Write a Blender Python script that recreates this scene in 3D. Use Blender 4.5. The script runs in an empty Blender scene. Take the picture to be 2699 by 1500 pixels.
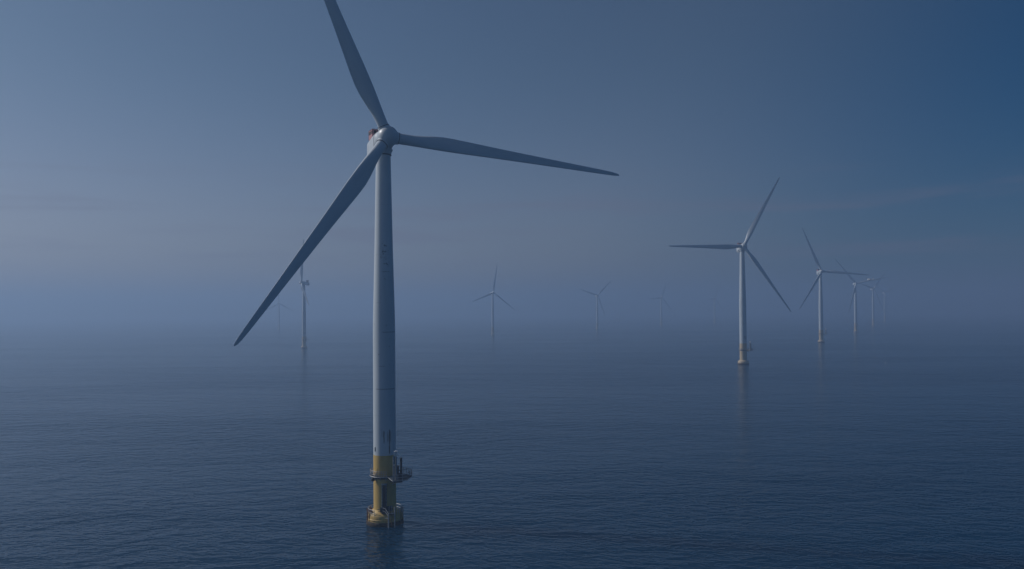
import bpy, math, random
from mathutils import Vector, Matrix
R = math.radians
PI = math.pi
random.seed(4)
S = bpy.context.scene
C = S.collection

# ------------------------------------------------------------------ render
S.render.engine = 'CYCLES'
S.cycles.use_denoising = True
try:
    S.cycles.denoiser = 'OPENIMAGEDENOISE'
    S.cycles.denoising_input_passes = 'RGB_ALBEDO_NORMAL'
    S.cycles.denoising_prefilter = 'ACCURATE'
except Exception:
    pass
S.cycles.max_bounces = 6
S.cycles.glossy_bounces = 3
S.cycles.diffuse_bounces = 3
S.cycles.volume_bounces = 2
S.view_settings.view_transform = 'Standard'
S.view_settings.look = 'None'
S.view_settings.gamma = 1.0
S.view_settings.exposure = -0.38

SUN_EL, SUN_AZ = 34.0, 75.0          # azimuth is measured to the left of the view
SUN_DIR = Vector((-math.sin(R(SUN_AZ)) * math.cos(R(SUN_EL)), math.cos(R(SUN_AZ)) * math.cos(R(SUN_EL)), math.sin(R(SUN_EL))))
HAZE_DENSITY = 0.00069
HUB_Z = 80.0
CAM_H = 44.16

# ------------------------------------------------------------------ node helpers
class NT:
    """small expression helper over a node tree"""
    def __init__(s, tree):
        s.t = tree; s.n = tree.nodes; s.l = tree.links
    def new(s, kind, **kw):
        n = s.n.new(kind)
        for k, v in kw.items(): setattr(n, k, v)
        return n
    def put(s, sock, v):
        if isinstance(v, bpy.types.NodeSocket): s.l.new(v, sock)
        elif v is not None: sock.default_value = v
    def m(s, op, a, b=None, c=None, clamp=False):
        n = s.new('ShaderNodeMath', operation=op, use_clamp=clamp)
        s.put(n.inputs[0], a); s.put(n.inputs[1], b); s.put(n.inputs[2], c)
        return n.outputs[0]
    def ramp(s, v, a, b, lo=0.0, hi=1.0):
        n = s.new('ShaderNodeMapRange', interpolation_type='SMOOTHSTEP')
        s.put(n.inputs['Value'], v); s.put(n.inputs['From Min'], a); s.put(n.inputs['From Max'], b)
        s.put(n.inputs['To Min'], lo); s.put(n.inputs['To Max'], hi)
        return n.outputs[0]
    def lin(s, v, a, b, lo=0.0, hi=1.0):
        n = s.new('ShaderNodeMapRange')
        s.put(n.inputs['Value'], v); s.put(n.inputs['From Min'], a); s.put(n.inputs['From Max'], b)
        s.put(n.inputs['To Min'], lo); s.put(n.inputs['To Max'], hi)
        return n.outputs[0]
    def mix(s, f, a, b, mode='MIX'):
        n = s.new('ShaderNodeMix', data_type='RGBA', blend_type=mode)
        s.put(n.inputs[0], f); s.put(n.inputs[6], a); s.put(n.inputs[7], b)
        return n.outputs[2]
    def noise(s, vec, scale=1.0, detail=2.0, rough=0.5, dist=0.0):
        n = s.new('ShaderNodeTexNoise')
        if vec is not None: s.l.new(vec, n.inputs['Vector'])
        n.inputs['Scale'].default_value = scale; n.inputs['Detail'].default_value = detail
        n.inputs['Roughness'].default_value = rough; n.inputs['Distortion'].default_value = dist
        return n.outputs['Fac']
    def mapping(s, vec, scale=(1, 1, 1), loc=(0, 0, 0), rot=(0, 0, 0)):
        n = s.new('ShaderNodeMapping')
        s.l.new(vec, n.inputs['Vector'])
        n.inputs['Scale'].default_value = scale; n.inputs['Location'].default_value = loc; n.inputs['Rotation'].default_value = rot
        return n.outputs[0]
    def xyz(s, vec):
        n = s.new('ShaderNodeSeparateXYZ'); s.l.new(vec, n.inputs[0]); return n.outputs
    def comb(s, x, y, z):
        n = s.new('ShaderNodeCombineXYZ')
        for i, v in enumerate((x, y, z)): s.put(n.inputs[i], v)
        return n.outputs[0]

def material(name):
    mt = bpy.data.materials.new(name); mt.use_nodes = True
    t = NT(mt.node_tree)
    p = mt.node_tree.nodes['Principled BSDF']
    return mt, t, p

def rgba(c): return (c[0], c[1], c[2], 1.0)

# ------------------------------------------------------------------ materials
def mat_simple(name, col, rough=0.5, metal=0.0, var=0.25, scale=3.0, bump=0.0):
    mt, t, p = material(name)
    o = t.new('ShaderNodeTexCoord').outputs['Object']
    n = t.noise(o, scale, 4, 0.6)
    d = tuple(c * (1 - var) for c in col)
    t.put(p.inputs['Base Color'], t.mix(t.ramp(n, 0.35, 0.7), rgba(d), rgba(col)))
    p.inputs['Roughness'].default_value = rough
    p.inputs['Metallic'].default_value = metal
    if bump:
        b = t.new('ShaderNodeBump'); b.inputs['Strength'].default_value = bump; b.inputs['Distance'].default_value = 0.1
        t.put(b.inputs['Height'], t.noise(o, scale * 2, 5, 0.65)); t.put(p.inputs['Normal'], b.outputs[0])
    return mt

WHITE = (0.57, 0.63, 0.665)
def window(t, v, a, b, soft):
    return t.m('MULTIPLY', t.ramp(v, a - soft, a + soft), t.ramp(v, b - soft, b + soft, 1.0, 0.0))

def mat_tower():
    mt, t, p = material('tower_paint')
    o = t.new('ShaderNodeTexCoord').outputs['Object']
    x, y, z = t.xyz(o)
    front = t.ramp(y, -0.6, -0.1, 1.0, 0.0)
    base = t.mix(t.ramp(t.noise(t.mapping(o, (0.5, 0.5, 0.06)), 1.0, 5, 0.6), 0.3, 0.75), rgba((0.50, 0.57, 0.61)), rgba(WHITE))
    wob = t.m('MULTIPLY', t.m('SUBTRACT', t.noise(t.mapping(o, (0.3, 0.3, 1.6)), 1.0, 3), 0.5), 0.10)
    xw = t.m('ADD', x, wob)
    grit = t.ramp(t.noise(t.mapping(o, (9, 9, 0.8)), 1.0, 4, 0.65), 0.32, 0.58)
    acc = None
    # rust and grease runs above the yellow band: x centre, half width, z low, z high, strength
    for (cx, hw, z0, z1, k) in [(1.00, .13, 14.7, 19.6, 1.0), (1.08, .26, 17.2, 19.3, .65), (-0.12, .11, 17.0, 19.4, .85), (-.27, .08, 18.2, 19.5, .7),
                                (-.62, .035, 18.3, 19.8, .55), (-.42, .04, 18.6, 19.5, .5), (.55, .07, 17.1, 19.3, .6), (.72, .08, 17.3, 18.8, .45), (1.62, .03, 17.9, 19.6, .45), (1.38, .03, 18.1, 19.4, .35)]:
        d = t.m('ABSOLUTE', t.m('SUBTRACT', xw, cx))
        a = t.m('MULTIPLY', t.ramp(d, hw * 0.3, hw * 1.5, 1, 0), window(t, z, z0, z1, 0.35))
        a = t.m('MULTIPLY', a, k)
        acc = a if acc is None else t.m('MAXIMUM', acc, a)
    acc = t.m('MULTIPLY', acc, t.m('MULTIPLY_ADD', grit, 0.55, 0.45))
    acc = t.m('MULTIPLY', acc, front)
    col = t.mix(acc, base, rgba((0.035, 0.022, 0.012)))
    # weld seams
    sm = None
    for (zz, xa, xb, k, hw) in [(39.9, -0.35, 2.4, .62, .05), (32.85, -1.1, .15, .45, .05), (28.1, -1.7, 2.1, .65, .055), (56.0, -3, 3, .18, .035), (22.6, -3, 3, .12, .03), (66.5, -3, 3, .15, .03), (46.0, -1.6, -0.6, .3, .04)]:
        d = t.m('ABSOLUTE', t.m('SUBTRACT', z, zz))
        a = t.m('MULTIPLY', t.m('MULTIPLY', t.ramp(d, hw * .6, hw * 1.6, 1, 0), window(t, x, xa, xb, .15)), k)
        sm = a if sm is None else t.m('MAXIMUM', sm, a)
    col = t.mix(t.m('MULTIPLY', sm, front), col, rgba((0.03, 0.04, 0.045)))
    # scattered flakes and grease specks on the mid tower
    sp = t.ramp(t.noise(t.mapping(o, (2.0, 2.0, 2.3)), 1.0, 4, 0.7), 0.55, 0.62)
    clump = t.ramp(t.noise(t.mapping(o, (0.7, 0.7, 0.30), (3.1, 0, 1.7)), 1.0, 1), 0.40, 0.55)
    sp = t.m('MULTIPLY', t.m('MULTIPLY', sp, clump), window(t, z, 47.0, 59.0, 2.0))
    sp = t.m('MULTIPLY', t.m('MULTIPLY', sp, window(t, x, -0.75, 1.1, .2)), front)
    sp2 = t.m('MULTIPLY', t.ramp(t.noise(t.mapping(o, (1.4, 1.4, 1.0), (7, 2, 3)), 1.0, 3, .6), .68, .73), window(t, z, 31.0, 47.0, 2.0))
    ring = t.m('MULTIPLY', t.ramp(t.m('ABSOLUTE', t.m('SUBTRACT', z, 52.5)), .05, .16, 1, 0), t.m('MULTIPLY', window(t, x, -.6, 1.2, .15), t.ramp(t.noise(t.mapping(o, (3.5, 3.5, 3.5)), 1.0, 3, .7), .45, .62)))
    sp = t.m('MAXIMUM', t.m('MAXIMUM', sp, t.m('MULTIPLY', sp2, front)), t.m('MULTIPLY', ring, front))
    col = t.mix(t.m('MULTIPLY', sp, 0.9), col, rgba((0.03, 0.038, 0.042)))
    t.put(p.inputs['Base Color'], col)
    p.inputs['Roughness'].default_value = 0.42
    return mt

def mat_yellow(name='yellow_paint', c0=(0.52, 0.34, 0.09), c1=(0.62, 0.43, 0.125)):
    mt, t, p = material(name)
    o = t.new('ShaderNodeTexCoord').outputs['Object']
    x, y, z = t.xyz(o)
    n = t.noise(t.mapping(o, (.8, .8, .25)), 1.0, 5, .6)
    col = t.mix(t.ramp(n, .3, .72), rgba(c0), rgba(c1))
    bleach = t.ramp(t.noise(t.mapping(o, (.5, .5, .2), (4, 4, 4)), 1.0, 4), .45, .75)
    col = t.mix(t.m('MULTIPLY', bleach, .35), col, rgba((0.62, 0.48, 0.20)))
    run = t.ramp(t.noise(t.mapping(o, (2.6, 2.6, .35), (1, 8, 0)), 1.0, 5, .68), .57, .68)
    low = t.ramp(z, 1.2, 3.4, 1.0, 0.10)
    col = t.mix(t.m('MULTIPLY', t.m('MULTIPLY', run, low), .85), col, rgba((0.13, 0.045, 0.015)))
    grime = t.ramp(t.noise(t.mapping(o, (1.3, 1.3, 1.6), (3, 3, 3)), 1.0, 5, .7), .5, .66)
    col = t.mix(t.m('MULTIPLY', t.m('MULTIPLY', grime, t.ramp(z, .9, 2.4, 1, 0)), .6), col, rgba((0.06, 0.035, 0.018)))
    t.put(p.inputs['Base Color'], col)
    p.inputs['Roughness'].default_value = 0.5
    return mt

def mat_growth():
    mt, t, p = material('marine_growth')
    o = t.new('ShaderNodeTexCoord').outputs['Object']
    n = t.noise(o, 3.2, 6, .7)
    col = t.mix(t.ramp(n, .4, .62), rgba((0.010, 0.009, 0.006)), rgba((0.07, 0.045, 0.022)))
    col = t.mix(t.ramp(t.noise(o, 6.5, 3, .6), .62, .70), col, rgba((0.28, 0.20, 0.11)))
    t.put(p.inputs['Base Color'], col)
    p.inputs['Roughness'].default_value = 0.75
    b = t.new('ShaderNodeBump'); b.inputs['Strength'].default_value = 1.0; b.inputs['Distance'].default_value = .15
    t.put(b.inputs['Height'], n); t.put(p.inputs['Normal'], b.outputs[0])
    return mt

def mat_blade():
    mt, t, p = material('blade_paint')
    o = t.new('ShaderNodeTexCoord').outputs['Object']
    x, y, z = t.xyz(o)
    n = t.noise(t.mapping(o, (.6, .6, .12)), 1.0, 5, .6)
    col = t.mix(t.ramp(n, .3, .72), rgba((0.49, 0.56, 0.605)), rgba(WHITE))
    s = t.ramp(t.noise(t.mapping(o, (2.2, 2.2, .9), (5, 1, 2)), 1.0, 4, .7), .64, .72)
    s = t.m('MULTIPLY', s, t.ramp(t.noise(t.mapping(o, (.3, .3, .16), (5, 1, 2)), 1.0, 1), .5, .62))
    col = t.mix(t.m('MULTIPLY', s, .45), col, rgba((0.08, 0.085, 0.085)))
    t.put(p.inputs['Base Color'], col)
    p.inputs['Roughness'].default_value = 0.38
    return mt

M = dict(
    tower=mat_tower(), yellow=mat_yellow(), haze_paled=mat_yellow('haze_paled_yellow_paint', (0.48, 0.39, 0.25), (0.58, 0.48, 0.33)), growth=mat_growth(), blade=mat_blade(),  # second yellow is paler: haze over the distant bases, painted into the colour
    white=mat_simple('white_shell', WHITE, .4, 0, .12, .6),
    seam=mat_simple('seam_rubber', (0.07, 0.085, 0.095), .6, 0, .3, 4),
    galv=mat_simple('galvanised_steel', (0.46, 0.47, 0.48), .45, .35, .35, 5),
    dark=mat_simple('dark_steel', (0.022, 0.033, 0.045), .55, .1, .4, 4),
    grate=mat_simple('deck_grating', (0.045, 0.07, 0.09), .7, .1, .5, 6),
    blue=mat_simple('blue_grey_steel', (0.17, 0.25, 0.32), .5, .1, .3, 4),
    cap=mat_simple('white_cover', (0.78, 0.78, 0.76), .5, 0, .25, 4),
    red=mat_simple('red_panel', (0.56, 0.27, 0.28), .55, 0, .35, 2.5),
    darkred=mat_simple('dark_red_rail', (0.16, 0.03, 0.035), .55, 0, .3, 4),
    opening=mat_simple('shaded_opening', (0.012, 0.010, 0.012), .7, 0, .2, 4),
    rust=mat_simple('rusty_steel', (0.21, 0.10, 0.05), .8, 0, .6, 5, .4),
)

# ------------------------------------------------------------------ mesh builder
class MB:
    def __init__(s): s.v = []; s.f = []
    def add(s, vs, fs):
        o = len(s.v); s.v += [tuple(v) for v in vs]; s.f += [tuple(i + o for i in f) for f in fs]; return s
    def box(s, c, d, rz=0.0):
        hx, hy, hz = d[0] / 2, d[1] / 2, d[2] / 2
        cs, sn = math.cos(rz), math.sin(rz)
        vs = []
        for z in (-hz, hz):
            for x, y in ((-hx, -hy), (hx, -hy), (hx, hy), (-hx, hy)):
                vs.append((c[0] + cs * x - sn * y, c[1] + sn * x + cs * y, c[2] + z))
        return s.add(vs, [(3, 2, 1, 0), (4, 5, 6, 7), (0, 1, 5, 4), (1, 2, 6, 5), (2, 3, 7, 6), (3, 0, 4, 7)])
    def tube(s, a, b, r, n=8, r2=None):
        a, b = Vector(a), Vector(b); d = (b - a).normalized()
        u = d.cross(Vector((0, 0, 1)) if abs(d.z) < .9 else Vector((1, 0, 0))).normalized(); w = d.cross(u)
        vs = []
        for p, rr in ((a, r), (b, r if r2 is None else r2)):
            for k in range(n):
                t = 2 * PI * k / n
                vs.append(p + u * math.cos(t) * rr + w * math.sin(t) * rr)
        return s.add(vs, [(k, (k + 1) % n, n + (k + 1) % n, n + k) for k in range(n)] + [tuple(range(n - 1, -1, -1)), tuple(range(n, 2 * n))])
    def path(s, pts, r, n=6):
        for a, b in zip(pts, pts[1:]): s.tube(a, b, r, n)
        return s
    def lathe(s, prof, n=48, caps=True, axis=None, jit=0.0, rnd=None):
        """prof: (radius, height) pairs turned about z (or about axis=(origin, direction))"""
        vs = []
        for r, z in prof:
            for k in range(n):
                t = 2 * PI * k / n
                rr = r + (rnd.uniform(-jit, jit) if jit else 0)
                vs.append(Vector((rr * math.cos(t), rr * math.sin(t), z)))
        if axis is not None:
            o, d = Vector(axis[0]), Vector(axis[1]).normalized()
            q = d.to_track_quat('Z', 'Y')
            vs = [o + q @ v for v in vs]
        fs = []
        for i in range(len(prof) - 1):
            for k in range(n):
                k2 = (k + 1) % n
                fs.append((i * n + k, i * n + k2, (i + 1) * n + k2, (i + 1) * n + k))
        if caps:
            fs.append(tuple(range(n - 1, -1, -1)))
            fs.append(tuple((len(prof) - 1) * n + k for k in range(n)))
        return s.add(vs, fs)
    def prism(s, poly, z0, z1):
        n = len(poly)
        vs = [(x, y, z0) for x, y in poly] + [(x, y, z1) for x, y in poly]
        return s.add(vs, [tuple(range(n - 1, -1, -1)), tuple(range(n, 2 * n))] + [(k, (k + 1) % n, n + (k + 1) % n, n + k) for k in range(n)])
    def loft(s, rings, caps=True):
        n = len(rings[0]); vs = [v for r in rings for v in r]; fs = []
        for i in range(len(rings) - 1):
            for k in range(n):
                k2 = (k + 1) % n
                fs.append((i * n + k, i * n + k2, (i + 1) * n + k2, (i + 1) * n + k))
        if caps:
            fs.append(tuple(range(n - 1, -1, -1))); fs.append(tuple((len(rings) - 1) * n + k for k in range(n)))
        return s.add(vs, fs)
    def build(s, name, mat, parent=None, sharp=35):
        me = bpy.data.meshes.new(name)
        me.from_pydata(s.v, [], s.f); me.update()
        me.materials.append(mat)
        me.shade_smooth()
        me.set_sharp_from_angle(angle=R(sharp))
        o = bpy.data.objects.new(name, me); C.objects.link(o)
        if parent is not None: o.parent = parent
        return o

def tag(o, label=None, cat=None, group=None, kind=None):
    for k, v in (('label', label), ('category', cat), ('group', group), ('kind', kind)):
        if v: o[k] = v
    return o

# ------------------------------------------------------------------ the wind turbine
TILT, CONE, OVER, ROTOR = R(7.2), R(6.0), 3.05, 53.9

def make_blade():
    # radius, chord, thickness ratio, twist
    st = [(1.9, 2.25, 1.0, 13), (3.0, 2.25, 1.0, 13), (4.5, 2.30, .93, 13), (6.0, 2.55, .74, 13), (8.0, 2.98, .52, 12.5), (10.0, 3.34, .40, 11.5), (12.0, 3.48, .33, 10.5),
          (14.5, 3.40, .29, 9), (18, 3.10, .26, 7.5), (23, 2.68, .235, 5.8), (29, 2.26, .215, 4.2), (35, 1.88, .20, 3), (41, 1.54, .19, 2), (46, 1.27, .18, 1.2),
          (50, 1.04, .18, .6), (52.2, .84, .18, .2), (53.3, .58, .19, 0), (53.75, .34, .2, 0), (53.9, .10, .25, 0)]
    n = 28
    rings = []
    for (r, c, th, tw) in st:
        rnd = min(1.0, max(0.0, (th - .35) / .65)) ** .8      # how circular
        ring = []
        off = .36 + .14 * rnd                                # pitch axis along the chord
        tw = R(tw + 4)
        for k in range(n):
            a = 2 * PI * k / n
            u = (1 - math.cos(a)) / 2                        # 0 leading edge, 1 trailing edge
            ell = math.sin(a) * .5 * th
            foil = 5 * th * (.2969 * math.sqrt(max(u, 0)) - .126 * u - .3516 * u * u + .2843 * u ** 3 - .1015 * u ** 4) * (1 if a < PI else -1)
            if a > PI: foil *= .72
            v = ell * rnd + foil * (1 - rnd) + (0.004 * math.sin(a) * (1 - rnd))
            X = (off - u) * c                                # +x is the leading edge
            Y = v * c
            ring.append(Vector((X * math.cos(tw) + Y * math.sin(tw), -X * math.sin(tw) + Y * math.cos(tw), r)))
        rings.append(ring)
    # gentle prebend into the wind is already in the cone angle
    b = MB(); b.loft(rings)
    return b

def copy_tree(o, parent=None, skip=()):
    c = o.copy(); C.objects.link(c); c.parent = parent
    for ch in list(o.children):
        if ch.name.split('.')[0] in skip: continue
        copy_tree(ch, c, skip)
    return c

def pose_rotor(root, yaw, phase, pitch=0.0, TILT=TILT, CONE=CONE):
    """turn nacelle, hub and blades (all stored in the root's frame) to a yaw and rotor phase; root itself is not turned"""
    a = Vector((math.cos(TILT) * math.sin(yaw), -math.cos(TILT) * math.cos(yaw), math.sin(TILT)))
    e1 = Vector((math.cos(yaw), math.sin(yaw), 0)); e2 = a.cross(e1)
    if e2.z < 0: e2 = -e2
    ctr = Vector((0, 0, HUB_Z)) + a * OVER
    k = 0
    for ch in root.children:
        nm = ch.name.split('.')[0]
        if nm in ('nacelle', 'yaw_bearing'):
            ch.matrix_local = Matrix.Translation((0, 0, HUB_Z)) @ Matrix.Rotation(yaw, 4, 'Z')
        elif nm == 'hub':
            m = Matrix((e1, e2, a)).transposed().to_4x4(); m.translation = ctr
            ch.matrix_local = m @ Matrix.Rotation(phase - PI / 2, 4, 'Z')
        elif nm == 'blade':
            t = phase + k * 2 * PI / 3; k += 1
            d = (e1 * math.cos(t) + e2 * math.sin(t)) * math.cos(CONE) + a * math.sin(CONE)
            # clockwise seen from the front: leading edge along -dt
            lead = e1 * math.sin(t) - e2 * math.cos(t)
            lead = (lead - d * lead.dot(d)).normalized()
            yv = d.cross(lead)
            m = Matrix((lead, yv, d)).transposed().to_4x4(); m.translation = ctr
            ch.matrix_local = m @ Matrix.Rotation(pitch, 4, 'Z')

def ring_pts(r, z, a0, a1, n):
    return [(r * math.cos(a0 + (a1 - a0) * i / n), r * math.sin(a0 + (a1 - a0) * i / n), z) for i in range(n + 1)]

def rail(mb, pts, h, r=.035, post_every=1, mids=(0.5,)):
    top = [(x, y, z + h) for x, y, z in pts]
    mb.path(top, r)
    for m in mids: mb.path([(x, y, z + h * m) for x, y, z in pts], r * .8)
    for i, (x, y, z) in enumerate(pts):
        if i % post_every == 0: mb.tube((x, y, z), (x, y, z + h), r * 1.1, 6)

FOUND_ROT = R(9.15)      # turns the landing side of every foundation the same way

def make_turbine():
    root = bpy.data.objects.new('wind_turbine', None); C.objects.link(root)
    root.empty_display_size = 5
    rz = Matrix.Rotation(FOUND_ROT, 4, 'Z')
    # --- tower: parallel lower can, tapered upper can
    tw = MB(); tw.lathe([(2.33, 14.35), (2.33, 22.6), (2.32, 28.1), (2.31, 39.9), (2.27, 43.0), (2.19, 46.5), (2.06, 51.5), (1.90, 58.0), (1.74, 66.5), (1.53, 77.0)], 72)
    tower = tw.build('tower', M['tower'], root); tower.matrix_local = rz
    ip = MB(); ip.box((-1.96, -1.32, 15.6), (.22, .06, .85), R(-56)); ip.build('marking_plate', M['dark'], tower)
    # --- yellow transition piece and collar
    tp = MB(); tp.lathe([(2.345, 2.6), (2.345, 9.6), (2.36, 9.62), (2.36, 9.80), (2.345, 9.82), (2.345, 14.35)], 72)
    trans = tp.build('transition_piece', M['yellow'], root); trans.matrix_local = rz
    co = MB(); co.lathe([(3.66, .35), (3.72, .40), (3.74, .72), (3.66, .80), (3.66, 1.12), (3.72, 1.16), (3.72, 1.32), (3.64, 1.40), (3.60, 2.0), (3.48, 2.25), (2.36, 3.05)], 72)
    collar = co.build('foundation_collar', M['yellow'], root); collar.matrix_local = rz
    rnd = random.Random(8)
    gr = MB(); gr.lathe([(3.58, -.6), (3.74, -.2), (3.82, .05), (3.82, .32), (3.80, .62), (3.79, .80), (3.60, .88)], 90, True, None, .075, rnd)
    gr.build('marine_growth', M['growth'], collar, 80)
    cr = MB()
    rim = lambda a: (3.50 * math.cos(a), 3.50 * math.sin(a), 2.2)
    rail(cr, ring_pts(3.50, 2.15, R(75), R(232), 14), 1.15, .05, 1, (.45,))
    rail(cr, ring_pts(3.50, 2.15, R(-42), R(66), 10), 1.15, .05, 1, (.45,))
    cr.build('collar_railing', M['galv'], collar)
    for a, r, h0, h1, w in [(-30, 3.80, -.3, 3.1, .09), (-14, 3.82, -.3, 3.4, .10), (168, 3.76, .8, 3.0, .10), (178, 3.6, 1.2, 2.9, .12), (190, 3.70, .7, 2.7, .10), (200, 3.74, 1.0, 2.9, .09), (150, 3.5, 1.5, 3.1, .12), (210, 3.66, .9, 2.5, .08)]:
        x, y = r * math.cos(R(a)), r * math.sin(R(a)); rp = MB(); rp.tube((x, y, h0), (x, y, h1), w, 10); rp.build('cable_pipe', M['rust'], collar)
    for a in (160, 172, 184, 196, 206):
        x, y = 3.1 * math.cos(R(a)), 3.1 * math.sin(R(a)); rp = MB(); rp.box((x, y, 2.65), (.45, .35, .55), R(a)); rp.tube((x, y, 2.9), (x, y, 3.1), .1, 8); rp.build('cable_box', M['rust'], collar)
    # --- boat landing: caged ladder, stair, two fender tubes
    bl = MB()
    for x, r_ in ((-.55, .12), (.28, .085)):
        bl.tube((x, -2.62, 2.7), (x, -2.62, 8.55), r_, 8)
    for i in range(20):
        z = 2.9 + i * .29; bl.tube((-.52, -2.60, z), (.26, -2.60, z), .03, 5)
    for z in (3.2, 5.2, 7.2, 8.4):
        for x in (-.55, .28): bl.tube((x, -2.30, z), (x, -2.62, z), .05, 6)
    ladder = bl.build('ladder', M['blue'], root); ladder.matrix_local = rz
    cg = MB()
    cg.box((-.14, -2.93, 5.6), (.60, .06, 5.6))
    cg.box((-.14, -2.68, 5.6), (.46, .10, 5.6))
    for i in range(9): cg.lathe([(.52, 0), (.56, .0), (.56, .09), (.52, .09)], 16, False, ((-.14, -2.86, 2.95 + i * .66), (0, 0, 1)))
    cg.build('ladder_cage', M['dark'], ladder)
    lp = MB(); lp.box((-.12, -2.85, 8.62), (1.12, 1.0, .14)); lp.box((-.12, -2.65, 8.40), (.8, .5, .26)); lp.build('rest_platform', M['blue'], ladder)
    la = MB()
    la.box((1.32, -3.75, 2.75), (1.45, 1.5, .10)); la.box((-.15, -2.95, 2.72), (1.1, 1.1, .10))
    land = la.build('boat_landing', M['dark'], root); land.matrix_local = rz
    for x, z1 in ((.72, 2.95), (1.98, 4.25)):
        fa = MB(); fa.tube((x, -4.42, -.6), (x, -4.42, z1), .135, 12)
        for z in (.95, 2.2): fa.tube((x, -4.42, z), (x * .9, -3.3, z), .07, 8)
        fa.build('fender_tube', M['galv'], land)
    fb = MB(); fb.tube((1.36, -4.36, -.5), (1.36, -4.36, 2.6), .06, 8); fb.build('ladder_rail', M['rust'], land)
    sr = MB()
    sr.path([(-.45, -3.30, 3.9), (.10, -3.62, 3.75), (.72, -4.40, 2.95)], .07)
    sr.path([(-.45, -3.30, 3.3), (.10, -3.62, 3.1), (.72, -4.40, 2.4)], .06)
    sr.path([(.72, -4.40, 2.95), (1.98, -4.42, 3.0)], .06); sr.path([(1.98, -4.42, 3.9), (2.05, -3.1, 3.9)], .05); sr.path([(.85, -3.1, 4.1), (.85, -3.1, 2.8)], .07)
    sr.tube((1.4, -3.05, 2.8), (1.4, -3.05, 4.3), .05); sr.path([(.85, -3.1, 4.1), (1.4, -3.05, 3.85), (2.05, -3.1, 3.9)], .04)
    sr.path([(.72, -4.40, 1.9), (-.05, -4.0, 1.95)], .05)
    sr.build('stair_rail', M['galv'], land)
    bx = MB(); bx.box((-.72, -2.72, 3.35), (.55, .5, .95)); bx.tube((-1.5, -2.05, 3.3), (-.8, -2.6, 3.3), .07); bx.tube((-1.4, -2.1, 2.95), (-.8, -2.6, 2.95), .06)
    bx.build('junction_box', M['dark'], land)
    bx = MB(); bx.box((.95, -2.62, 3.55), (1.2, .5, .9)); bx.build('junction_box', M['dark'], land)
    # --- work platform
    dk = MB()
    zt = 10.1
    outer = [(3.05 * math.cos(a), 3.05 * math.sin(a)) for a in [R(32 + i * (250 / 30)) for i in range(31)]]
    poly = outer + [(1.55, -7.0), (3.55, -6.8), (4.5, -6.2), (5.55, -3.0), (5.55, -2.2), (3.5, .6)]
    dk.prism(poly, zt - .16, zt)
    deck = MB()
    deck = dk.build('work_platform', M['grate'], root); deck.matrix_local = rz
    ed = MB()
    pts = [(x * 1.004, y * 1.004) for x, y in poly]
    for a, b in zip(pts, pts[1:] + pts[:1]):
        ed.tube((a[0], a[1], zt - .07), (b[0], b[1], zt - .07), .075, 6)
    ed.build('edge_beam', M['galv'], deck)
    for a in (200, 225, 250, 275, 300, 345, 20, 60, 100, 140, 170):
        r1 = 2.34; r2 = 2.95
        c_, s_ = math.cos(R(a)), math.sin(R(a))
        br = MB(); br.tube((r1 * c_, r1 * s_, zt - 1.0), (r2 * c_, r2 * s_, zt - .2), .06, 6); br.build('bracket', M['galv'], deck)
    for pa, pb in (((1.5, -1.9, zt - 1.8), (2.6, -6.3, zt - .2)), ((2.1, -1.1, zt - 1.5), (4.9, -2.8, zt - .2))):
        br = MB(); br.tube(pa, pb, .10, 8); br.build('strut', M['galv'], deck)
    bd = MB(); bd.lathe([(2.36, zt - .62), (2.52, zt - .55), (2.52, zt - .18), (2.36, zt - .18)], 64, False); bd.build('support_ring', M['dark'], deck)
    ub = MB()
    ub.box((2.5, -4.4, zt - .32), (1.7, 4.6, .30), R(4)); ub.box((2.0, -2.2, zt - .75), (1.4, 1.2, .85), R(20)); ub.build('under_beam', M['dark'], deck)
    rl = MB()
    rail(rl, ring_pts(3.0, zt, R(60), R(276), 22), 1.1, .045, 1, (.35, .7))
    rl.build('railing', M['galv'], deck)
    r2 = MB()
    seq = [(1.6, -6.95), (2.6, -6.85), (3.5, -6.75), (4.45, -6.15)]
    rail(r2, [(x, y, zt) for x, y in seq], 1.15, .05, 1, (.5,))
    r2.path([(3.5, -6.75, zt + 1.15), (3.7, -5.6, zt + 1.15)], .06)
    r2.build('front_railing', M['galv'], deck)
    r3 = MB()
    seq = [(4.45, -6.15), (5.0, -4.6), (5.5, -3.0), (5.5, -2.2), (5.0, -1.05), (4.5, -.5), (3.95, .1), (3.45, .55)]
    rail(r3, [(x, y, zt) for x, y in seq], 1.25, .05, 1, (.33, .66))
    r3.build('rear_railing', M['dark'], deck)
    mt_ = MB()
    for x, y, h in ((-2.72, -1.25, 2.5),): mt_.tube((x, y, zt), (x, y, zt + h), .03, 6)
    mt_.box((-2.55, -1.35, zt + .8), (.45, .3, .5)); mt_.box((-2.85, -.9, zt + .55), (.3, .3, .45))
    mt_.build('navigation_lantern', M['cap'], deck)
    tk = MB(); tk.lathe([(.30, 0), (.36, .08), (.36, .5), (.2, .62)], 16, True, ((-2.45, -1.6, zt - 1.0), (0, 0, 1))); tk.build('fog_horn', M['dark'], deck)
    # --- mast with white cover, dark cabinet and davit crane on the laydown area
    ms = MB()
    for x, y, h in ((1.66, -6.4, 4.6), (1.95, -6.42, 3.2), (2.22, -6.4, 5.0)): ms.tube((x, y, zt), (x, y, zt + h), .065, 8)
    ms.tube((1.66, -6.4, zt + 3.1), (2.22, -6.4, zt + 3.1), .05); ms.tube((1.66, -6.4, zt + 1.1), (2.22, -6.4, zt + 1.1), .04)
    mast = ms.build('equipment_mast', M['galv'], root); mast.matrix_local = rz
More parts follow.
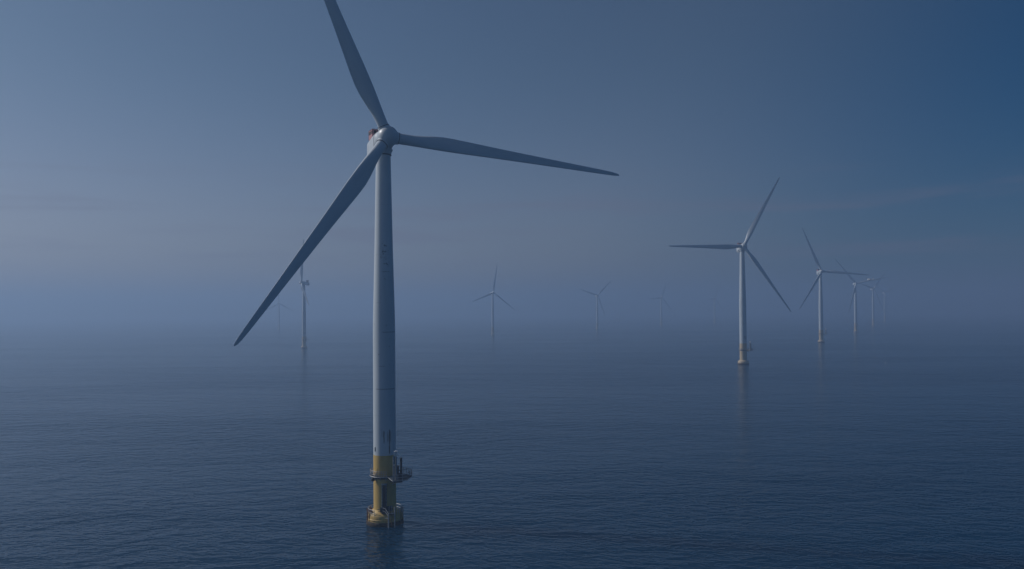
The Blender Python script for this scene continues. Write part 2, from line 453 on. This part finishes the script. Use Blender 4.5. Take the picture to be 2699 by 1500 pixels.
    pn = MB(); pn.box((1.86, -6.05, zt + 2.45), (.40, .22, 4.9)); pn.box((2.36, -6.00, zt + 2.35), (.20, .3, 4.7)); pn.build('mast_panel', M['blue'], mast)
    cp = MB(); cp.box((2.20, -6.2, zt + 5.33), (.72, .6, .95)); cp.box((2.20, -6.2, zt + 5.85), (.30, .3, .14)); cp.build('lamp_housing', M['cap'], mast)
    for c_, d_ in (((1.72, -6.48, zt + 3.9), (.12, .1, .24)), ((1.88, -6.52, zt + 3.1), (.26, .12, .20))):
        pt = MB(); pt.box(c_, d_); pt.build('signal_lamp', M['cap'], mast)
    cb = MB(); cb.box((2.62, -5.2, zt + 1.3), (.5, .9, 2.6)); cb.box((2.72, -5.2, zt + 2.66), (.4, .95, .12)); cb.box((3.0, -4.9, zt + .55), (1.0, 1.2, 1.1))
    cab = cb.build('switch_cabinet', M['dark'], root); cab.matrix_local = rz
    cc = MB(); cc.lathe([(.30, 0), (.32, .12), (.27, .16), (.25, 1.2), (.21, 3.30), (.24, 3.35)], 20, True, ((3.30, -4.75, zt), (0, 0, 1)))
    crane = cc.build('davit_crane', M['dark'], root); crane.matrix_local = rz
    kn = MB(); kn.box((3.30, -4.75, zt + 3.75), (.48, .5, .80)); kn.tube((3.30, -4.75, zt + 4.1), (3.30, -4.75, zt + 4.25), .12); kn.build('crane_head', M['dark'], crane)
    bm = MB(); bm.box((2.98, -4.8, zt + 1.65), (.52, .16, .18)); bm.build('crane_brace', M['dark'], crane)
    jb = MB(); jb.path([(3.36, -4.8, zt + 4.30), (2.95, -5.4, zt + 4.75), (2.50, -6.1, zt + 5.0)], .035); jb.build('crane_cable', M['cap'], crane)
    # --- nacelle (built about the hub height with its nose along -y)
    def sect(yb, hw, zb, ztp, rad, n=10):
        out = []
        for cx, cz, a0 in ((hw - rad, ztp - rad, 0), (-(hw - rad), ztp - rad, 90), (-(hw - rad), zb + rad, 180), (hw - rad, zb + rad, 270)):
            for i in range(n + 1):
                a = R(a0 + 90 * i / n); out.append(Vector((cx + rad * math.cos(a), yb, cz + rad * math.sin(a))))
        return out
    def at_tilt(y): return -math.tan(TILT) * y    # the axle line rises towards the nose
    prof = [(-1.55, 1.96, -1.96, 1.96, 1.95), (-1.0, 2.06, -2.06, 2.04, 1.9), (-.3, 2.08, -2.10, 2.02, 1.6), (.6, 2.02, -2.12, 1.88, 1.15), (2.2, 1.92, -2.22, 1.66, .8), (4.2, 1.78, -2.36, 1.42, .6), (6.2, 1.66, -2.36, 1.22, .5), (6.6, 1.50, -2.2, 1.05, .45)]
    na = MB()
    na.loft([sect(y, hw, zb + at_tilt(y) * .55, zt_ + at_tilt(y) * .55, rd) for (y, hw, zb, zt_, rd) in prof])
    nac = na.build('nacelle', M['white'], root, 40)
    s1 = MB(); s1.loft([sect(y, hw, zb, zt_, rd) for (y, hw, zb, zt_, rd) in [(-.06, 2.105, -2.13, 2.045, 1.55), (.04, 2.10, -2.13, 2.035, 1.5)]]); s1.build('shell_seam', M['seam'], nac)
    s2 = MB(); s2.loft([sect(y, hw, zb + at_tilt(y), zt_ + at_tilt(y), rd) for (y, hw, zb, zt_, rd) in [(-1.72, 1.9, -1.9, 1.9, 1.89), (-1.54, 1.9, -1.9, 1.9, 1.89)]]); s2.build('rotor_gap', M['seam'], nac)
    sk = MB(); sk.box((0, 4.2, -2.92), (2.7, 3.5, .5)); sk.build('belly_step', M['white'], nac)
    sl = MB(); sl.box((-1.80, 4.2, -2.25), (.10, 3.2, .10), R(-3.4)); sl.build('hatch_seam', M['seam'], nac)
    # hoist platform: red and white walls with dark openings behind the roof slope
    X0, Y0, Y1, F0 = 1.42, 2.9, 5.6, 1.20
    hp = MB(); hp.box((0, (Y0 + Y1) / 2, F0), (2 * X0, Y1 - Y0, .14)); hoist = hp.build('hoist_platform', M['red'], nac)
    for x in (-X0, X0):
        wl = MB(); wl.box((x, (Y0 + Y1) / 2, F0 + .95), (.06, Y1 - Y0, 1.75)); wl.build('wall_panel', M['red'], hoist)
        for i in range(3):
            op = MB(); op.box((x * 1.025, Y0 + .47 + i * .88, F0 + 1.32), (.05, .62, .70)); op.build('wind_screen', M['opening'], hoist)
    for y, yo in ((Y0, -.035), (Y1, .035)):
        wl = MB(); wl.box((0, y, F0 + .95), (2 * X0 - .08, .06, 1.75)); wl.build('wall_panel', M['red'], hoist)
        for i in range(3):
            op = MB(); op.box((-.88 + i * .88, y + yo, F0 + 1.32), (.62, .05, .70)); op.build('wind_screen', M['opening'], hoist)
    fr = MB()
    for x in (-X0, X0): fr.tube((x, Y0, F0 + 1.92), (x, Y1, F0 + 1.92), .07)
    for y in (Y0, Y1): fr.tube((-X0, y, F0 + 1.92), (X0, y, F0 + 1.92), .07)
    for x in (-X0, X0):
        for y in (Y0, Y1): fr.tube((x, y, F0 + .05), (x, y, F0 + 1.95), .075)
    fr.build('guard_rail', M['darkred'], hoist)
    ya = MB(); ya.lathe([(1.66, -3.0), (1.72, -2.98), (1.74, -2.82), (1.66, -2.80)], 64); yb = ya.build('yaw_bearing', M['seam'], root)
    yc = MB(); yc.lathe([(1.60, -2.80), (2.02, -1.75)], 64); yc.build('yaw_skirt', M['white'], yb)
    # --- hub: spinner dome with three blade sockets (axis along +z)
    hb = MB()
    hb.lathe([(1.86, -1.42), (2.02, -1.30), (2.12, -.7), (2.15, 0), (2.10, .6), (1.95, 1.15), (1.68, 1.62), (1.30, 1.98), (.86, 2.22), (.42, 2.34), (.02, 2.37)], 64)
    hub = hb.build('hub', M['white'], root, 60)
    sc = MB()
    for k in range(3):
        t = PI / 2 + k * 2 * PI / 3
        d = Vector((math.cos(t) * math.cos(CONE), math.sin(t) * math.cos(CONE), math.sin(CONE)))
        sc.lathe([(1.34, .9), (1.30, 1.9), (1.27, 2.18), (1.22, 2.2)], 40, True, ((0, 0, 0), d))
    sc.build('blade_socket', M['white'], hub)
    # --- blades, each with a dark root seal
    b0 = make_blade().build('blade', M['blade'], root, 50)
    rr = MB(); rr.lathe([(1.20, 2.19), (1.245, 2.19), (1.245, 2.32), (1.20, 2.32)], 40, False, ((0, 0, 0), (0, 0, 1))); rr.build('root_seal', M['seam'], b0)
    for k in range(2):
        copy_tree(b0, root)
    return root

proto = make_turbine()
FINE = {'ladder', 'boat_landing', 'navigation_lantern', 'fog_horn', 'equipment_mast', 'davit_crane', 'switch_cabinet', 'marking_plate', 'collar_railing', 'cable_pipe',
        'cable_box', 'strut', 'shell_seam', 'rotor_gap', 'hatch_seam', 'belly_step', 'root_seal', 'bracket', 'support_ring', 'guard_rail', 'wind_screen', 'wall_panel', 'edge_beam', 'marine_growth', 'under_beam', 'front_railing', 'rear_railing', 'railing'}
MID = {'cable_box', 'strut', 'signal_lamp', 'crane_cable', 'fog_horn', 'navigation_lantern', 'marking_plate', 'cable_pipe', 'hatch_seam', 'shell_seam', 'bracket', 'collar_railing', 'ladder', 'boat_landing'}
FAR = FINE | {'hoist_platform', 'yaw_bearing', 'blade_socket'}
# x, y, size, yaw, rotor phase, blade pitch, parts to leave out, label
T = [
 (-26.9, 167.0, 1.0, 26.7, 113.55, 0, None, 'largest wind turbine, nearest the camera, white tower on a weathered yellow base'),
 (184.4, 635.6, 1.172, 4.5, 61, 0, MID, 'second largest white turbine, with one blade stretched level to the left'),
 (401.4, 1033.7, 1.150, 5, 114, 0, MID, 'middle sized white turbine whose right blade crosses the turbine behind it'),
 (645.8, 1494.9, 1.131, 0, 10, 0, FINE, 'pale turbine directly behind the crossing blade, its right blade rising slightly'),
 (924.1, 2035.0, 1.170, 24, 46, 0, FINE, 'fainter turbine second from the right end of the receding row, blades like a tilted Y'),
 (1269.3, 2708.4, 1.202, 15, 25, 0, FAR, 'faintest turbine at the far right end of the receding row'),
 (-255.8, 977.5, 1.002, -75, 88, 84, MID, 'dark hazy turbine seen side-on with its nacelle pointing right, behind the long lower blade'),
 (-35.9, 1479.3, .971, 30, 80, 0, FINE, 'hazy turbine right of the big tower with one blade pointing almost straight up'),
 (199.1, 1857.4, .975, 22, 44, 0, FINE, 'hazy turbine in mid picture with its blades in a slanted Y'),
 (417.8, 2225.7, .974, 30, 66, 0, FAR, 'faint misty turbine, the left one of the two nearest the second largest turbine'),
 (649.8, 2551.1, .973, 33, 62, 0, FAR, 'ghostly faint turbine just left of the second largest tower'),
 (-617.0, 2104.7, .842, 10, 90, 0, FAR, 'ghostly faint turbine farthest left, beneath the long lower blade'),
]
for i, (x, y, s, yaw, ph, pit, skip, label) in enumerate(T):
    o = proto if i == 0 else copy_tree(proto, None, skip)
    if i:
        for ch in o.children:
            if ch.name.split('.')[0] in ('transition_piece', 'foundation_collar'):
                ch.material_slots[0].link = 'OBJECT'; ch.material_slots[0].material = M['haze_paled']  # distant bases take the yellow with haze and tinted light painted in
    o.location = (x, y, 0); o.scale = (s, s, s)
    if pit: pose_rotor(o, R(yaw), R(ph), R(pit), R(-4), R(-7))     # parked, blades feathered and sagging downwind
    else: pose_rotor(o, R(yaw), R(ph))
    tag(o, label, 'wind turbine', 'wind turbines standing in the sea')

# ------------------------------------------------------------------ small things
def make_float(loc):
    root = bpy.data.objects.new('buoy', None); C.objects.link(root); root.location = loc
    b = MB(); b.lathe([(.35, -.25), (.75, -.1), (.85, .25), (.75, .6), (.35, .85), (.1, .92)], 24); b.build('float_body', M['cap'], root)
    t = MB(); t.tube((0, 0, .9), (0, 0, 1.5), .06); t.box((0, 0, 1.5), (.22, .22, .22)); t.build('top_mark', M['cap'], root)
    return tag(root, 'tiny white buoy, a single bright speck on the open water at right', 'buoy')
make_float((300, 640, 0)).scale = (.5, .5, .5)

def make_aircraft(loc):
    root = bpy.data.objects.new('aircraft', None); C.objects.link(root); root.location = loc
    f = MB(); f.lathe([(.05, -3.0), (.7, -2.6), (1.15, -1.6), (1.3, 0), (1.15, 1.3), (.7, 2.2), (.32, 3.2), (.22, 5.2), (.05, 5.4)], 24, True, ((0, 0, 0), (1, .15, 0)))
    f.build('fuselage', M['cap'], root, 60)
    t = MB(); t.box((5.1, .77, .5), (.8, .12, 1.5)); t.build('tail_fin', M['cap'], root)
    m = MB(); m.tube((-.2, 0, 1.2), (-.2, 0, 1.8), .2); m.box((-.2, 0, 1.8), (9.5, .25, .06), R(20)); m.box((-.2, 0, 1.87), (.25, 9.5, .06), R(20)); m.build('rotor', M['dark'], root)
    return tag(root, 'tiny white aircraft, a pale speck in the haze beside the crossing blade tip', 'aircraft')
craft = make_aircraft((495, 1100, 84.0)); craft.scale = (.95, .95, .95); craft.rotation_euler.z = R(-50)

# ------------------------------------------------------------------ sea
def mat_sea():
    mt, t, p = material('sea_water')
    pos = t.new('ShaderNodeNewGeometry').outputs['Position']
    X, Y, Z = t.xyz(pos)
    def height(dx, dy):
        q = t.comb(t.m('ADD', X, dx), t.m('ADD', Y, dy), 0.0)
        hs = []
        for (sx, sy, rot, amp, det, ro, di) in [(1 / 60, 1 / 22, 9, .85, 1, .5, .3), (1 / 12, 1 / 5.6, -9, .60, 2, .5, .6), (1 / 3.6, 1 / 1.9, 13, .44, 2, .6, .6), (1 / 1.2, 1 / .66, -16, .13, 2, .6, .3)]:
            v = t.mapping(t.mapping(q, (1, 1, 1), (0, 0, 0), (0, 0, R(rot))), (sx, sy, 1), (sx * 400, sy * 730, amp))
            hs.append(t.m('MULTIPLY', t.noise(v, 1.0, det, ro, di), amp))
        h = hs[0]
        for k in hs[1:]: h = t.m('ADD', h, k)
        return h
    e = .22
    h0, hx, hy = height(0, 0), height(e, 0), height(0, e)
    # wind patches: smoother and rougher areas
    patch = t.noise(t.mapping(pos, (1 / 420, 1 / 130, 1), (2.3, .7, 0)), 1.0, 3, .55, .6)
    slick = t.noise(t.mapping(pos, (1 / 520, 1 / 46, 1), (.3, 4.1, 0), (0, 0, R(9))), 1.0, 3, .5, .8)
    k = t.m('DIVIDE', t.m('MULTIPLY', t.ramp(patch, .36, .64, .75, 1.65), t.ramp(slick, .52, .72, 1.0, .6)), -e)
    gx = t.m('MULTIPLY', t.m('SUBTRACT', hx, h0), k); gy = t.m('MULTIPLY', t.m('SUBTRACT', hy, h0), k)
    n = t.new('ShaderNodeVectorMath', operation='NORMALIZE'); t.put(n.inputs[0], t.comb(gx, gy, 1.0))
    t.put(p.inputs['Normal'], n.outputs[0])
    p.inputs['Base Color'].default_value = (0.0, 0.028, 0.068, 1)
    p.inputs['Roughness'].default_value = 0.15
    p.inputs['IOR'].default_value = 1.333
    p.inputs['Specular IOR Level'].default_value = 0.36
    p.subsurface_method = 'BURLEY'                      # light spreads under water, so shadows on it are washed out
    p.inputs['Subsurface Weight'].default_value = 1.0
    p.inputs['Subsurface Radius'].default_value = (1, 1, 1)
    p.inputs['Subsurface Scale'].default_value = 32.0
    p.inputs['Specular Tint'].default_value = (0.45, 0.85, 1.0, 1)
    return mt

HX0, HX1, HY0, HY1 = -7000, 7000, -1600, 10000
sea = MB()
nx, ny = 20, 20
vs = [(HX0 + 50 + (HX1 - HX0 - 100) * i / nx, HY0 + 50 + (HY1 - HY0 - 100) * j / ny, 0) for j in range(ny + 1) for i in range(nx + 1)]
sea.add(vs, [(j * (nx + 1) + i, j * (nx + 1) + i + 1, (j + 1) * (nx + 1) + i + 1, (j + 1) * (nx + 1) + i) for j in range(ny) for i in range(nx)])
so = sea.build('sea', mat_sea()); tag(so, None, None, None, 'structure')

# ------------------------------------------------------------------ haze
hm = bpy.data.materials.new('haze_air'); hm.use_nodes = True
ht = NT(hm.node_tree); ht.n.clear()
out = ht.new('ShaderNodeOutputMaterial'); pv = ht.new('ShaderNodeVolumePrincipled')
pv.inputs['Color'].default_value = (0.42, 0.59, 0.83, 1)
pv.inputs['Density'].default_value = HAZE_DENSITY
pv.inputs['Anisotropy'].default_value = 0.30
ht.l.new(pv.outputs[0], out.inputs['Volume'])
hz = MB(); hz.box(((HX0 + HX1) / 2, (HY0 + HY1) / 2, 83), (HX1 - HX0, HY1 - HY0, 168))
ho = hz.build('haze', hm); tag(ho, None, None, None, 'stuff')

# ------------------------------------------------------------------ sky and sun
W = bpy.data.worlds.new('World'); S.world = W; W.use_nodes = True
w = NT(W.node_tree); w.n.clear()
wo = w.new('ShaderNodeOutputWorld'); bg = w.new('ShaderNodeBackground')
sky = w.new('ShaderNodeTexSky'); sky.sky_type = 'NISHITA'; sky.sun_disc = False
sky.sun_elevation = R(SUN_EL); sky.sun_rotation = R(-SUN_AZ); sky.altitude = 50
sky.air_density = 1.0; sky.dust_density = 1.6; sky.ozone_density = 2.0
# thin veil near the sun, deep clear blue away from it
dirv = w.new('ShaderNodeTexCoord').outputs['Generated']
dt = w.new('ShaderNodeVectorMath', operation='DOT_PRODUCT'); w.l.new(dirv, dt.inputs[0]); dt.inputs[1].default_value = SUN_DIR
deep = w.ramp(dt.outputs['Value'], 0.24, -0.20, 0.0, 1.12)
dx, dy, dz = w.xyz(dirv)
low = w.ramp(dz, 0.03, 0.32, 1.0, 0.0)                       # dusty air near the horizon
deep = w.m('MULTIPLY', deep, w.m('MULTIPLY_ADD', low, -0.30, 1.0), None, True)
near = w.mix(low, (0.63, 0.775, 0.90, 1), (0.97, 0.92, 1.08, 1))
tint = w.mix(1.0, sky.outputs[0], w.mix(deep, near, (0.00, 0.38, 0.70, 1)), 'MULTIPLY')
az = w.m('ARCTAN2', dx, dy); el = w.m('ARCSINE', dz)
band = w.m('MULTIPLY', w.ramp(el, 0.045, 0.075), w.ramp(el, 0.10, 0.20, 1.0, 0.0))
st = w.ramp(w.noise(w.comb(w.m('MULTIPLY', az, 3.2), w.m('MULTIPLY', el, 34.0), 2.7), 1.0, 4, .55, .4), .48, .72)
st = w.m('MULTIPLY', w.m('MULTIPLY', st, band), .42)
tint = w.mix(st, tint, (2.9, 2.6, 3.7, 1))
w.l.new(tint, bg.inputs['Color']); bg.inputs['Strength'].default_value = 0.06
w.l.new(bg.outputs[0], wo.inputs['Surface'])

sl = bpy.data.lights.new('sun', 'SUN'); sl.energy = 3.3; sl.angle = R(0.6); sl.color = (1.0, 0.94, 0.91)
so_ = bpy.data.objects.new('sun', sl); C.objects.link(so_)
so_.rotation_euler = SUN_DIR.to_track_quat('Z', 'Y').to_euler(); so_.location = SUN_DIR * 300

# ------------------------------------------------------------------ camera
cd = bpy.data.cameras.new('camera'); cd.sensor_width = 36; cd.lens = 2000 / 2576 * 36
cd.shift_y = 38 / 2576; cd.clip_start = .5; cd.clip_end = 40000
cam = bpy.data.objects.new('camera', cd); C.objects.link(cam)
m = Matrix.Rotation(R(90.8), 4, 'X') @ Matrix.Rotation(R(-0.4), 4, 'Z'); m.translation = (0, 0, CAM_H)
cam.matrix_world = m
S.camera = cam
